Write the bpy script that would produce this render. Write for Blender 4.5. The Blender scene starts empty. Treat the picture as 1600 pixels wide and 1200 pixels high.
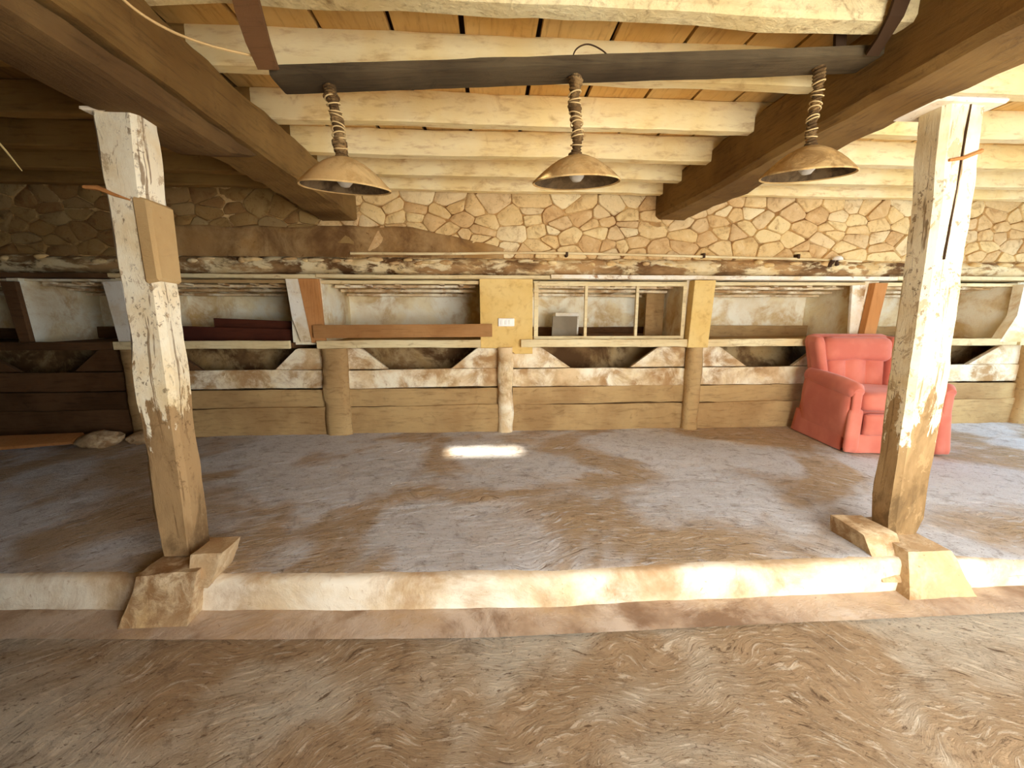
import bpy, bmesh, math, random
from mathutils import Vector, Matrix, noise
random.seed(7)
scene = bpy.context.scene
COL = scene.collection
R = math.radians

# ------------------------------------------------------------------ camera, light, exposure
cam_d = bpy.data.cameras.new('camera'); cam = bpy.data.objects.new('camera', cam_d); COL.objects.link(cam)
cam_d.sensor_width = 36.0; cam_d.lens = 36.0 * 640 / 1600; cam_d.clip_start = 0.02
cam.location = (0, 0, 1.2)
cam.rotation_euler = (R(90 - 9.752), 0, R(-3.525))
scene.camera = cam

world = bpy.data.worlds.new('world'); scene.world = world; world.use_nodes = True
bg = world.node_tree.nodes['Background']; bg.inputs[0].default_value = (0.62, 0.78, 1.0, 1); bg.inputs[1].default_value = 1.0

sun_d = bpy.data.lights.new('sun', 'SUN'); sun_d.energy = 13; sun_d.angle = R(2.4); sun_d.color = (1.0, 0.93, 0.80)
sun = bpy.data.objects.new('sun', sun_d); COL.objects.link(sun)
sun.rotation_euler = Vector((0.02, 1.0, -1.0)).to_track_quat('-Z', 'Y').to_euler(); sun.location = (0, -6, 8)

def area(name, loc, direction, sx, sy, energy, color):
    d = bpy.data.lights.new(name, 'AREA'); d.shape = 'RECTANGLE'; d.size = sx; d.size_y = sy; d.energy = energy; d.color = color
    o = bpy.data.objects.new(name, d); COL.objects.link(o); o.location = loc
    o.rotation_euler = Vector(direction).to_track_quat('-Z', 'Y').to_euler(); return o
# daylight of the wide front doorway and of the side doorway on the right
area('front_doorway_daylight', (2.15, -1.27, 0.90), (-0.02, 1, -0.72), 2.7, 2.0, 235, (0.94, 0.97, 1.0))
area('side_doorway_daylight', (6.60, 2.1, 1.25), (-1, 0.1, -0.75), 2.8, 1.9, 105, (0.45, 0.70, 1.0))

scene.view_settings.view_transform = 'Standard'; scene.view_settings.look = 'None'
scene.view_settings.exposure = 0.32; scene.view_settings.gamma = 1.0; scene.view_settings.use_curve_mapping = False
try:
    scene.cycles.use_denoising = True
    scene.cycles.max_bounces = 8; scene.cycles.diffuse_bounces = 5; scene.cycles.sample_clamp_indirect = 8
except Exception: pass

# ------------------------------------------------------------------ materials
class NT:
    def __init__(s, name):
        s.m = bpy.data.materials.new(name); s.m.use_nodes = True; s.t = s.m.node_tree
        s.b = s.t.nodes['Principled BSDF']; s.b.inputs['Roughness'].default_value = 0.9
        s.b.inputs['Specular IOR Level'].default_value = 0.2
        s.geo = s.t.nodes.new('ShaderNodeNewGeometry'); s.info = s.t.nodes.new('ShaderNodeObjectInfo')
    def n(s, typ, **kw):
        x = s.t.nodes.new(typ)
        for k, v in kw.items(): setattr(x, k, v)
        return x
    def l(s, a, b): s.t.links.new(a, b)
    def pos(s, scale=(1, 1, 1), rot=(0, 0, 0), rnd=0.0):
        mp = s.n('ShaderNodeMapping'); mp.inputs['Scale'].default_value = scale; mp.inputs['Rotation'].default_value = rot
        s.l(s.geo.outputs['Position'], mp.inputs['Vector'])
        if rnd:
            mu = s.n('ShaderNodeMath', operation='MULTIPLY'); mu.inputs[1].default_value = rnd
            s.l(s.info.outputs['Random'], mu.inputs[0]); s.l(mu.outputs[0], mp.inputs['Location'])
        return mp.outputs[0]
    def noise(s, vec, scale=5, detail=6, rough=0.6, dist=0.0):
        x = s.n('ShaderNodeTexNoise'); x.inputs['Scale'].default_value = scale; x.inputs['Detail'].default_value = detail
        x.inputs['Roughness'].default_value = rough; x.inputs['Distortion'].default_value = dist
        s.l(vec, x.inputs['Vector']); return x.outputs['Fac']
    def ramp(s, fac, stops):
        x = s.n('ShaderNodeValToRGB'); r = x.color_ramp
        while len(r.elements) < len(stops): r.elements.new(0.5)
        for e, (p, c) in zip(r.elements, stops):
            e.position = p; e.color = (*c, 1) if len(c) == 3 else c
        s.l(fac, x.inputs[0]); return x.outputs['Color']
    def sramp(s, fac, a, b):      # smooth mask
        x = s.n('ShaderNodeMapRange', interpolation_type='SMOOTHSTEP'); x.inputs['From Min'].default_value = a; x.inputs['From Max'].default_value = b
        s.l(fac, x.inputs['Value']); return x.outputs['Result']
    def mix(s, fac, a, b, mode='MIX'):
        x = s.n('ShaderNodeMix', data_type='RGBA', blend_type=mode)
        for sock, v in ((x.inputs[0], fac), (x.inputs[6], a), (x.inputs[7], b)):
            if isinstance(v, (int, float)): sock.default_value = v
            elif isinstance(v, tuple): sock.default_value = (*v, 1)
            else: s.l(v, sock)
        return x.outputs[2]
    def math(s, op, a, b=0.0):
        x = s.n('ShaderNodeMath', operation=op)
        for sock, v in ((x.inputs[0], a), (x.inputs[1], b)):
            if isinstance(v, (int, float)): sock.default_value = v
            else: s.l(v, sock)
        return x.outputs[0]
    def bump(s, h, strength=0.5, dist=0.02, prev=None):
        x = s.n('ShaderNodeBump'); x.inputs['Strength'].default_value = strength; x.inputs['Distance'].default_value = dist
        s.l(h, x.inputs['Height'])
        if prev is not None: s.l(prev, x.inputs['Normal'])
        return x.outputs[0]
    def out(s, col, bump=None, rough=None):
        if isinstance(col, tuple): s.b.inputs['Base Color'].default_value = (*col, 1)
        else: s.l(col, s.b.inputs['Base Color'])
        if bump is not None: s.l(bump, s.b.inputs['Normal'])
        if rough is not None: s.b.inputs['Roughness'].default_value = rough
        return s.m

def S(r, g, b):       # display colour 0-255 to linear
    f = lambda v: (v / 255 / 12.92) if v / 255 <= 0.04045 else ((v / 255 + 0.055) / 1.055) ** 2.4
    return (f(r), f(g), f(b))

def wood(name, c1, c2, dark, grain=(1, 14, 14), stain=0.5, bumps=0.4, rnd=0.25):
    t = NT(name)
    g = t.noise(t.pos(grain, rnd=9), 4, 8, 0.65, 0.3)
    big = t.noise(t.pos((1, 1, 1), rnd=5), 1.6, 4, 0.6)
    col = t.mix(t.sramp(big, 0.35, 0.65), c1, c2)
    col = t.mix(t.math('MULTIPLY', t.sramp(g, 0.48, 0.78), 0.6), col, dark)
    sp = t.noise(t.pos((1, 1, 1), rnd=3), 7, 8, 0.7, 0.8)
    col = t.mix(t.math('MULTIPLY', t.sramp(sp, 0.56, 0.74), stain), col, dark)
    rv = t.math('ADD', t.math('MULTIPLY', t.info.outputs['Random'], rnd), 1 - rnd)
    cr = t.n('ShaderNodeCombineColor'); [t.l(rv, cr.inputs[i]) for i in range(3)]
    col = t.mix(1.0, col, cr.outputs[0], 'MULTIPLY')
    return t.out(col, t.bump(sp, bumps * 0.6, 0.02, t.bump(g, bumps, 0.012)))

M = {}
M['joist'] = wood('whitewashed joist', S(248, 232, 182), S(240, 214, 148), S(170, 116, 56), (1.6, 6, 6), 0.4, 0.4, 0.08)
M['bark'] = wood('whitewashed rough trunk', S(244, 230, 180), S(226, 200, 140), S(130, 88, 42), (6, 8, 8), 0.8, 0.9, 0.05)
M['board'] = wood('ochre ceiling board', S(238, 200, 130), S(224, 176, 98), S(160, 104, 44), (9, 1, 6), 0.4, 0.2, 0.18)
M['beam'] = wood('dark hewn beam', S(142, 110, 60), S(116, 86, 44), S(66, 46, 22), (12, 1.2, 12), 0.5, 0.6, 0.1)
M['corbel'] = wood('dark corbel', S(122, 94, 54), S(98, 72, 40), S(56, 40, 20), (12, 1.2, 12), 0.5, 0.6, 0.1)
M['lampbar'] = wood('grey brown bar', S(98, 84, 60), S(72, 60, 42), S(40, 32, 22), (1, 14, 14), 0.4, 0.4, 0.05)
M['deck'] = NT('dark loft deck').out(S(70, 46, 24))
M['ply'] = wood('ochre plywood', S(232, 200, 128), S(224, 186, 108), S(180, 130, 66), (3, 3, 3), 0.3, 0.1, 0.05)
M['orange'] = wood('orange brown board', S(202, 142, 84), S(188, 126, 68), S(140, 84, 40), (14, 14, 1), 0.3, 0.2, 0.05)
M['plank'] = wood('brown plank', S(182, 134, 82), S(160, 112, 64), S(116, 76, 38), (1, 14, 14), 0.3, 0.2, 0.05)
M['tan'] = wood('tan lower board', S(196, 162, 108), S(170, 134, 86), S(112, 80, 46), (1.5, 9, 9), 0.5, 0.5, 0.1)
M['redwood'] = wood('dark red panel', S(98, 50, 30), S(80, 38, 24), S(50, 24, 14), (1, 12, 12), 0.3, 0.2, 0.2)
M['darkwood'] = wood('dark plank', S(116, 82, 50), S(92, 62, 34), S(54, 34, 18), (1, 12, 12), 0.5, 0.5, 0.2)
M['sillwood'] = wood('cream edge board', S(240, 222, 172), S(226, 200, 146), S(150, 106, 60), (1.2, 12, 12), 0.6, 0.5, 0.12)

def whitewash(name, white, under, dark, lo=0.47, hi=0.55, zfade=None, scale=5, stretch=(1, 1, 1), rnd=3, soft=1.0):
    t = NT(name)
    a = t.noise(t.pos(stretch, rnd=rnd), scale, 9, 0.68, 0.4)
    if zfade:
        sep = t.n('ShaderNodeSeparateXYZ'); t.l(t.geo.outputs['Position'], sep.inputs[0])
        zz = t.n('ShaderNodeMapRange'); zz.inputs['From Min'].default_value = zfade[0]; zz.inputs['From Max'].default_value = zfade[1]
        zz.inputs['To Min'].default_value = -0.24; zz.inputs['To Max'].default_value = 0.16
        t.l(sep.outputs['Z'], zz.inputs['Value']); a = t.math('ADD', a, zz.outputs[0])
    mask = t.sramp(a, lo, hi)
    v = t.noise(t.pos(stretch, rnd=1), 2.2, 5, 0.6)
    under_c = t.mix(t.sramp(v, 0.38, 0.62), under, dark)
    w2 = t.mix(t.sramp(t.noise(t.pos(), 3.1, 6, 0.65), 0.4, 0.7), white, tuple(c * (1 - (1 - f) * soft) for c, f in zip(white, (0.86, 0.74, 0.55))))
    col = t.mix(mask, under_c, w2)
    ck = t.noise(t.pos((stretch[0] * 1.3, stretch[1] * 1.3, stretch[2])), 16, 8, 0.75, 1.0)
    col = t.mix(t.math('MULTIPLY', t.sramp(ck, 0.59, 0.68), 0.75 * soft), col, dark)
    if zfade:
        cr_ = t.noise(t.pos((26, 26, 1.1)), 1.3, 5, 0.6, 0.4)
        col = t.mix(t.math('MULTIPLY', t.sramp(cr_, 0.60, 0.64), 0.8), col, dark)
        fl_ = t.noise(t.pos((1, 1, 0.8)), 42, 5, 0.7, 0.3)
        zone = t.sramp(t.noise(t.pos(), 4.5, 3, 0.6), 0.48, 0.62)
        col = t.mix(t.math('MULTIPLY', t.math('MULTIPLY', t.sramp(fl_, 0.55, 0.62), 0.8), zone), col, dark)
        fl2 = t.noise(t.pos((1, 1, 0.6)), 13, 7, 0.75, 0.6)
        col = t.mix(t.math('MULTIPLY', t.sramp(fl2, 0.56, 0.60), 0.6), col, under)
        dk_ = t.noise(t.pos((1, 1, 0.5)), 5.5, 6, 0.7, 0.5)
        col = t.mix(t.math('MULTIPLY', t.math('MULTIPLY', t.sramp(dk_, 0.5, 0.66), t.math('SUBTRACT', 1.0, mask)), 0.7), col, tuple(c * .55 for c in dark))
    return t.out(col, t.bump(ck, 0.35, 0.012, t.bump(mask, 0.4, 0.01)))

M['postL'] = whitewash('peeling whitewash left', S(246, 236, 206), S(170, 138, 94), S(122, 94, 60), 0.46, 0.50, (0.45, 1.05), 8, (1.8, 1.8, 0.6))
M['postR'] = whitewash('peeling whitewash right', S(246, 236, 202), S(176, 144, 98), S(132, 104, 66), 0.46, 0.50, (0.35, 0.95), 8, (1.8, 1.8, 0.6))
M['gusset'] = whitewash('limewashed gusset', S(248, 236, 204), S(226, 196, 148), S(174, 134, 86), 0.40, 0.62, None, 4)
M['plaster'] = whitewash('crumbling plaster', S(255, 248, 222), S(250, 234, 190), S(214, 180, 122), 0.40, 0.6, None, 3, soft=.55)
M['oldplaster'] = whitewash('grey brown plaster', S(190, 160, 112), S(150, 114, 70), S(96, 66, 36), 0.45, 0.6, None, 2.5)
M['rendercoat'] = whitewash('brown render', S(186, 150, 98), S(160, 122, 74), S(112, 78, 42), 0.35, 0.7, None, 2.5)
M['paintwhite'] = whitewash('white painted wood', S(244, 236, 216), S(230, 206, 160), S(160, 120, 76), 0.34, 0.44, None, 5)
M['rubble'] = whitewash('rubble over lintel', S(236, 216, 168), S(188, 148, 96), S(104, 72, 40), 0.46, 0.56, None, 5, (0.6, 1, 1.6))
M['pad'] = whitewash('rough stone footing', S(216, 192, 152), S(192, 160, 116), S(150, 114, 74), 0.40, 0.66, None, 12)
M['wallplain'] = whitewash('rough brown wall', S(190, 160, 112), S(150, 114, 70), S(90, 62, 34), 0.5, 0.7, None, 2)

def stone_mat(name='warm rubble stone', k=1.0):
    t = NT(name)
    c = t.ramp(t.info.outputs['Random'], [(0.0, S(226, 190, 128)), (0.25, S(242, 218, 160)), (0.5, S(232, 200, 142)), (0.75, S(214, 176, 122)), (1.0, S(246, 228, 180))])
    a = t.noise(t.pos(rnd=4), 9, 9, 0.7, 0.6)
    c = t.mix(t.math('MULTIPLY', t.sramp(a, 0.50, 0.68), 0.6), c, S(168, 124, 72))
    b2 = t.noise(t.pos((1, 1, 1.6), rnd=7), 26, 6, 0.75, 0.8)
    c = t.mix(t.math('MULTIPLY', t.sramp(b2, 0.58, 0.66), 0.55), c, S(140, 98, 52))
    c = t.mix(t.math('MULTIPLY', t.sramp(a, 0.5, 0.3), 0.5), c, S(248, 226, 176))
    c = t.mix(1.0, c, (k, k * (.80 if k < .9 else .97), k * (.55 if k < .9 else .92)), 'MULTIPLY')
    return t.out(c, t.bump(a, 0.7, 0.02))
M['stone'] = stone_mat('warm rubble stone', 0.95); M['stone_shaded'] = stone_mat('shade browned rubble stone', 0.42)  # second stone is a darkened copy, left bay shade painted in
M['mortar'] = whitewash('mortar', S(214, 180, 122), S(182, 140, 84), S(120, 82, 42), 0.45, 0.6, None, 6)

M['joist_shaded'] = wood('shade browned joist', S(158, 122, 66), S(134, 100, 50), S(86, 58, 26), (1, 10, 10), 0.35, 0.35, 0.08)  # dimness of the left bay put into the joist colour
M['board_shaded'] = wood('shade browned ceiling board', S(140, 106, 56), S(118, 86, 42), S(76, 52, 24), (9, 1, 6), 0.4, 0.2, 0.18)  # boards darkened in colour too, for the shade of the left bay
def floor_mat(name, warm, pale, dark, ang):
    t = NT(name)
    big = t.noise(t.pos(), 0.9, 4, 0.55, 0.5)
    col = t.mix(t.sramp(big, 0.42, 0.54), warm, pale)
    # rake marks swept in wide arcs: noise stretched around a far centre
    sep = t.n('ShaderNodeSeparateXYZ'); t.l(t.geo.outputs['Position'], sep.inputs[0])
    dx = t.math('SUBTRACT', sep.outputs['X'], 0.4); dy = t.math('ADD', sep.outputs['Y'], 1.2)
    wob = t.noise(t.pos(), 0.8, 3, 0.5)
    rad = t.math('ADD', t.math('SQRT', t.math('ADD', t.math('MULTIPLY', dx, dx), t.math('MULTIPLY', dy, dy))), t.math('MULTIPLY', wob, 0.9 + ang))
    cv = t.n('ShaderNodeCombineXYZ'); t.l(t.math('MULTIPLY', t.math('ARCTAN2', dx, dy), 14.0), cv.inputs[0]); t.l(t.math('MULTIPLY', rad, 24.0), cv.inputs[1])
    rk = t.noise(cv.outputs[0], 2.4, 8, 0.68, 0.6)
    fine = t.noise(t.pos((1, 1.6, 1)), 46, 7, 0.8, 0.4)
    mid = t.noise(t.pos(), 9, 7, 0.75, 0.6)
    col = t.mix(t.math('MULTIPLY', t.sramp(mid, 0.50, 0.70), 0.50), col, dark)
    col = t.mix(t.math('MULTIPLY', t.sramp(rk, 0.585, 0.66), 0.85), col, dark)  # furrows darkened: dirt together with painted relief shade
    col = t.mix(t.math('MULTIPLY', t.sramp(rk, 0.46, 0.36), 0.6), col, tuple(min(.95, c * 1.3) for c in pale))  # pale highlight painted along the ridges
    col = t.mix(t.math('MULTIPLY', t.sramp(fine, 0.56, 0.64), 0.75), col, dark)
    inv = t.math('SUBTRACT', 1.0, rk)
    return t.out(col, t.bump(fine, 0.7, 0.014, t.bump(inv, 1.0, 0.03, t.bump(mid, 0.5, 0.025))))
M['floorU'] = floor_mat('raked cement floor', S(214, 186, 148), S(248, 244, 238), S(128, 98, 70), 0.05)
M['floorL'] = floor_mat('rough lower cement floor', S(190, 158, 118), S(222, 206, 178), S(108, 80, 52), 0.35)
def smooth_cement(name, a, b, dark):
    t = NT(name); big = t.noise(t.pos(), 2.2, 6, 0.6); sp = t.noise(t.pos((1, 1.5, 2)), 11, 8, 0.75, 1.2)
    col = t.mix(t.sramp(big, 0.38, 0.6), a, b); col = t.mix(t.math('MULTIPLY', t.sramp(sp, 0.62, 0.72), 0.6), col, dark)
    return t.out(col, t.bump(sp, 0.5, 0.01))
M['strip'] = whitewash('smooth cement strip', S(206, 188, 166), S(194, 170, 142), S(138, 110, 84), 0.40, 0.62, None, 2.6)
M['curb'] = whitewash('limewashed kerb', S(238, 227, 202), S(220, 198, 160), S(176, 142, 100), 0.36, 0.62, None, 2.2)

def fabric():
    t = NT('salmon red upholstery'); a = t.noise(t.pos(), 220, 3, 0.6); b = t.noise(t.pos(), 4, 3, 0.5)
    col = t.mix(t.sramp(b, 0.35, 0.65), S(200, 108, 86), S(214, 126, 102))
    t.b.inputs['Sheen Weight'].default_value = 0.35; t.b.inputs['Sheen Tint'].default_value = (1, 0.7, 0.62, 1)
    return t.out(col, t.bump(b, 0.25, 0.04, t.bump(a, 0.15, 0.002)))
M['red'] = fabric()
M['shade'] = whitewash('dusty enamel shade', S(214, 182, 124), S(198, 162, 102), S(160, 126, 76), 0.4, 0.6, None, 10)
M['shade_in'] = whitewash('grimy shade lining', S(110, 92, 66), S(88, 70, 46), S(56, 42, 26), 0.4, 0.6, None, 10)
M['cord'] = whitewash('dust covered rope', S(150, 122, 80), S(110, 84, 50), S(62, 44, 24), 0.45, 0.6, None, 22)
M['pale_tape'] = NT('pale cord ring').out(S(214, 186, 130))
g = NT('bulb glass'); g.b.inputs['Transmission Weight'].default_value = 0.5; g.b.inputs['Roughness'].default_value = 0.15; M['bulb'] = g.out(S(236, 230, 214), rough=0.2)
M['cable'] = NT('cable sheath').out(S(214, 180, 122))
M['iron'] = NT('dark iron').out(S(70, 50, 32))
M['plastic'] = NT('white plastic').out(S(250, 246, 232), rough=0.4)
M['plastic_dark'] = NT('slot').out(S(150, 130, 96))
M['slate'] = smooth_cement('grey sheet', S(160, 148, 124), S(146, 132, 108), S(104, 88, 66))
M['straw'] = NT('straw').out(S(226, 196, 130))
M['card'] = smooth_cement('pale card', S(226, 196, 132), S(214, 180, 116), S(160, 120, 66))
M['patch'] = smooth_cement('tan render patch', S(196, 164, 112), S(186, 152, 100), S(150, 116, 70))

# ------------------------------------------------------------------ helpers
def loc_of(parent):
    v = Matrix.Identity(4); chain = []
    while parent: chain.append(parent); parent = parent.parent
    for p in reversed(chain): v = v @ p.matrix_basis
    return v
def link(name, bm, mat, parent=None, smooth=35, local=False):
    me = bpy.data.meshes.new(name)
    bmesh.ops.recalc_face_normals(bm, faces=bm.faces)
    bm.to_mesh(me); bm.free()
    for p in me.polygons: p.use_smooth = True
    me.set_sharp_from_angle(angle=R(smooth))
    o = bpy.data.objects.new(name, me); COL.objects.link(o)
    for mm in (mat if isinstance(mat, list) else [mat]): me.materials.append(mm)
    if parent:
        if not local: me.transform(loc_of(parent).inverted())
        o.parent = parent
    return o
def tag(o, label, cat, group=None):
    o['label'] = label; o['category'] = cat
    if group: o['group'] = group
    return o
def struct(o, label=None):
    o['kind'] = 'structure'
    if label: o['label'] = label
    return o
def thing(name, label, cat, loc=(0, 0, 0), rz=0, group=None):
    o = bpy.data.objects.new(name, None); o.empty_display_size = 0.1; COL.objects.link(o)
    o.location = loc; o.rotation_euler = (0, 0, rz); return tag(o, label, cat, group)

def add_box(bm, x0, x1, y0, y1, z0, z1, bev=0.0):
    r = bmesh.ops.create_cube(bm, size=1)['verts']
    for v in r: v.co = Vector((x0 + (v.co.x + .5) * (x1 - x0), y0 + (v.co.y + .5) * (y1 - y0), z0 + (v.co.z + .5) * (z1 - z0)))
    if bev:
        es = list({e for v in r for e in v.link_edges}); bmesh.ops.bevel(bm, geom=es, offset=bev, segments=1, affect='EDGES')
def box(*a, **k):
    bm = bmesh.new(); add_box(bm, *a, **k); return bm
def nz(p, s, seed=0): return noise.noise(Vector(p) * s + Vector((seed * 3.7, seed * 1.3, seed * 2.1)))
def timber(p0, p1, w, h, seg=14, jit=0.006, cham=0.18, seed=0, up=(0, 0, 1), w1=None, h1=None, rings_extra=None, sub=1):
    """hewn bar from p0 to p1 with chamfered section, wobbling along its length"""
    bm = bmesh.new(); p0 = Vector(p0); p1 = Vector(p1); d = (p1 - p0); L = d.length; d.normalize()
    u = Vector(up); side = d.cross(u).normalized(); u = side.cross(d).normalized()
    w1 = w if w1 is None else w1; h1 = h if h1 is None else h1
    base = []
    c = 1 - cham * 2
    pts = [(1, c), (c, 1), (-c, 1), (-1, c), (-1, -c), (-c, -1), (c, -1), (1, -c)]
    if sub > 1:
        pp = []
        for i in range(8):
            a, b = pts[i], pts[(i + 1) % 8]
            k = sub if i % 2 == 1 else 1
            for j in range(k): pp.append((a[0] + (b[0] - a[0]) * j / k, a[1] + (b[1] - a[1]) * j / k))
        pts = pp
    rings = []
    for i in range(seg + 1):
        t = i / seg; ww = w + (w1 - w) * t; hh = h + (h1 - h) * t
        ce = p0 + d * (L * t); off = Vector((nz(ce, 0.9, seed), nz(ce, 0.9, seed + 5), nz(ce, 0.9, seed + 9))) * jit * 1.6
        off -= d * off.dot(d)
        ring = []
        for (a, b) in pts:
            q = ce + off + side * (a * ww / 2) + u * (b * hh / 2)
            n = (side * a + u * b).normalized()
            q += n * (nz(q, 7, seed) * jit + nz(q, 19, seed + 2) * jit * 0.6)
            ring.append(bm.verts.new(q))
        rings.append(ring)
    n = len(pts)
    for i in range(seg):
        for j in range(n): bm.faces.new((rings[i][j], rings[i][(j + 1) % n], rings[i + 1][(j + 1) % n], rings[i + 1][j]))
    bm.faces.new(rings[0]); bm.faces.new(rings[-1]); return bm
def tube(pts, r, seg=8, bm=None):
    bm = bm or bmesh.new(); pts = [Vector(p) for p in pts]; rings = []
    for i, p in enumerate(pts):
        d = (pts[min(i + 1, len(pts) - 1)] - pts[max(i - 1, 0)]).normalized()
        a = d.cross(Vector((0.13, 0.31, 0.94))).normalized(); b = d.cross(a)
        rr = r[i] if isinstance(r, (list, tuple)) else r
        rings.append([bm.verts.new(p + a * math.cos(2 * math.pi * k / seg) * rr + b * math.sin(2 * math.pi * k / seg) * rr) for k in range(seg)])
    for i in range(len(pts) - 1):
        for k in range(seg): bm.faces.new((rings[i][k], rings[i][(k + 1) % seg], rings[i + 1][(k + 1) % seg], rings[i + 1][k]))
    bm.faces.new(rings[0]); bm.faces.new(rings[-1]); return bm
def lathe(prof, c, seg=40, bm=None, wob=0.0, seed=0):
    bm = bm or bmesh.new(); rings = []
    for (r, z) in prof:
        if r < 1e-5: rings.append([bm.verts.new((c[0], c[1], c[2] + z))]); continue
        rings.append([bm.verts.new((c[0] + r * math.cos(2 * math.pi * k / seg) * (1 + wob * nz((math.cos(2 * math.pi * k / seg), math.sin(2 * math.pi * k / seg), z * 4), 1.5, seed)),
                                    c[1] + r * math.sin(2 * math.pi * k / seg), c[2] + z)) for k in range(seg)])
    for a, b in zip(rings, rings[1:]):
        if len(a) == 1 and len(b) == 1: continue
        for k in range(seg):
            k2 = (k + 1) % seg
            if len(a) == 1: bm.faces.new((a[0], b[k2], b[k]))
            elif len(b) == 1: bm.faces.new((a[k], a[k2], b[0]))
            else: bm.faces.new((a[k], a[k2], b[k2], b[k]))
    return bm
def prism(poly, y0, y1, bev=0.004):
    """polygon in the XZ plane given thickness along Y"""
    bm = bmesh.new(); a = [bm.verts.new((x, y0, z)) for x, z in poly]; b = [bm.verts.new((x, y1, z)) for x, z in poly]
    n = len(poly); f0 = bm.faces.new(a); bm.faces.new(b[::-1])
    for i in range(n): bm.faces.new((a[i], b[i], b[(i + 1) % n], a[(i + 1) % n]))
    if bev: bmesh.ops.bevel(bm, geom=list(f0.edges), offset=bev, segments=1, affect='EDGES')
    return bm
def sheet(x0, x1, z0, z1, y, nx, nzn, amp, seed=0, thick=None):
    """uneven upright plastered face looking to -Y"""
    bm = bmesh.new(); V = []
    for j in range(nzn + 1):
        row = []
        for i in range(nx + 1):
            x = x0 + (x1 - x0) * i / nx; z = z0 + (z1 - z0) * j / nzn
            row.append(bm.verts.new((x, y + amp * (nz((x, y, z), 3, seed) + 0.5 * nz((x, y, z), 9, seed)), z)))
        V.append(row)
    for j in range(nzn):
        for i in range(nx): bm.faces.new((V[j][i], V[j][i + 1], V[j + 1][i + 1], V[j + 1][i]))
    return bm
def ground(x0, x1, y0, y1, z, step, amp, seed, zf=None, stepy=None):
    bm = bmesh.new(); nx = int((x1 - x0) / step); ny = int((y1 - y0) / (stepy or step)); V = []
    for j in range(ny + 1):
        row = []
        for i in range(nx + 1):
            x = x0 + (x1 - x0) * i / nx; y = y0 + (y1 - y0) * j / ny
            u = math.atan2(x - .4, y + 1.2) * 5.0; v = 1.6 * math.hypot(x - .4, y + 1.2) + .35 * noise.noise(Vector((x * .8, y * .8, seed)))
            h = noise.noise(Vector((u * 3, v * 15, seed))) * 0.6 + noise.noise(Vector((u * 7, v * 26, seed + 4))) * 0.35 + noise.noise(Vector((x * 1.2, y * 1.2, seed))) * 0.9
            row.append(bm.verts.new((x, y, z + amp * h + (zf(x, y) if zf else 0))))
        V.append(row)
    for j in range(ny):
        for i in range(nx): bm.faces.new((V[j][i], V[j][i + 1], V[j + 1][i + 1], V[j + 1][i]))
    return bm
def plane_z(xs, ys, z, skip):
    bm = bmesh.new(); V = {(i, j): bm.verts.new((x, y, z)) for i, x in enumerate(xs) for j, y in enumerate(ys)}
    for i in range(len(xs) - 1):
        for j in range(len(ys) - 1):
            if (i, j) in skip: continue
            bm.faces.new((V[i, j], V[i + 1, j], V[i + 1, j + 1], V[i, j + 1]))
    return bm

def ky(x): return 0.05 * max(0.0, -x) ** 1.2        # the kerb bends away on the left
def kz(x, y):                                         # and the upper floor dips right of the right post
    return -0.05 * min(1, max(0, (x - 2.2) / .5)) * max(0, 1 - (y - 1.7) / .9)
XL, XR, YF, YB = -6.3, 6.7, -1.3, 4.95
ZC = 2.50          # underside of the ceiling boards
ZJ = 2.33          # underside of the joists

# ------------------------------------------------------------------ floors and kerb
def edge_round(x, y):
    t = max(0.0, 1 - (y - 1.725) / 0.06); return -0.02 * t * t + kz(x, y)
bmf = ground(XL, XR, 1.725, YB, -0.004, 0.026, 0.006, 3, edge_round, 0.022)
for v in bmf.verts: v.co.y += ky(v.co.x) * max(0, (2.2 - v.co.y) / .475)
fl = struct(link('floor', bmf, M['floorU'], smooth=80))
bmf = ground(XL, XR, YF, 1.545, -0.160, 0.035, 0.0032, 8, None, 0.022)
for v in bmf.verts: v.co.y += ky(v.co.x) * max(0, v.co.y / 1.545)
fl2 = struct(link('floor_lower', bmf, M['floorL'], smooth=80))
bm = ground(XL, XR, 1.53, 1.76, -0.150, 0.05, 0.003, 11, None, 0.04)
for v in bm.verts: v.co.y += ky(v.co.x)
struct(link('trim_1', bm, M['strip'], smooth=80), 'smooth cement strip along the foot of the kerb')
def kerb():
    bm = bmesh.new(); nx = 260; V = []
    prof = [(1.700, -0.20), (1.702, -0.15), (1.706, -0.10), (1.709, -0.06), (1.714, -0.03), (1.726, -0.012), (1.745, -0.003), (1.78, -0.006)]
    for j, (y, z) in enumerate(prof):
        row = []
        for i in range(nx + 1):
            x = XL + (XR - XL) * i / nx
            a = 0.010 * nz((x, y, z), 2.2, 4) + 0.006 * nz((x, y, z), 9, 5)
            row.append(bm.verts.new((x, y + ky(x) + a * (1 if j < 6 else 0.3), z + (0.5 * a if 3 < j < 7 else 0) + (kz(x, y) if j > 2 else 0))))
        V.append(row)
    for j in range(len(prof) - 1):
        for i in range(nx): bm.faces.new((V[j][i], V[j][i + 1], V[j + 1][i + 1], V[j + 1][i]))
    return bm
struct(link('trim_2', kerb(), M['curb'], smooth=80), 'limewashed kerb face between the two floor levels')

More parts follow.
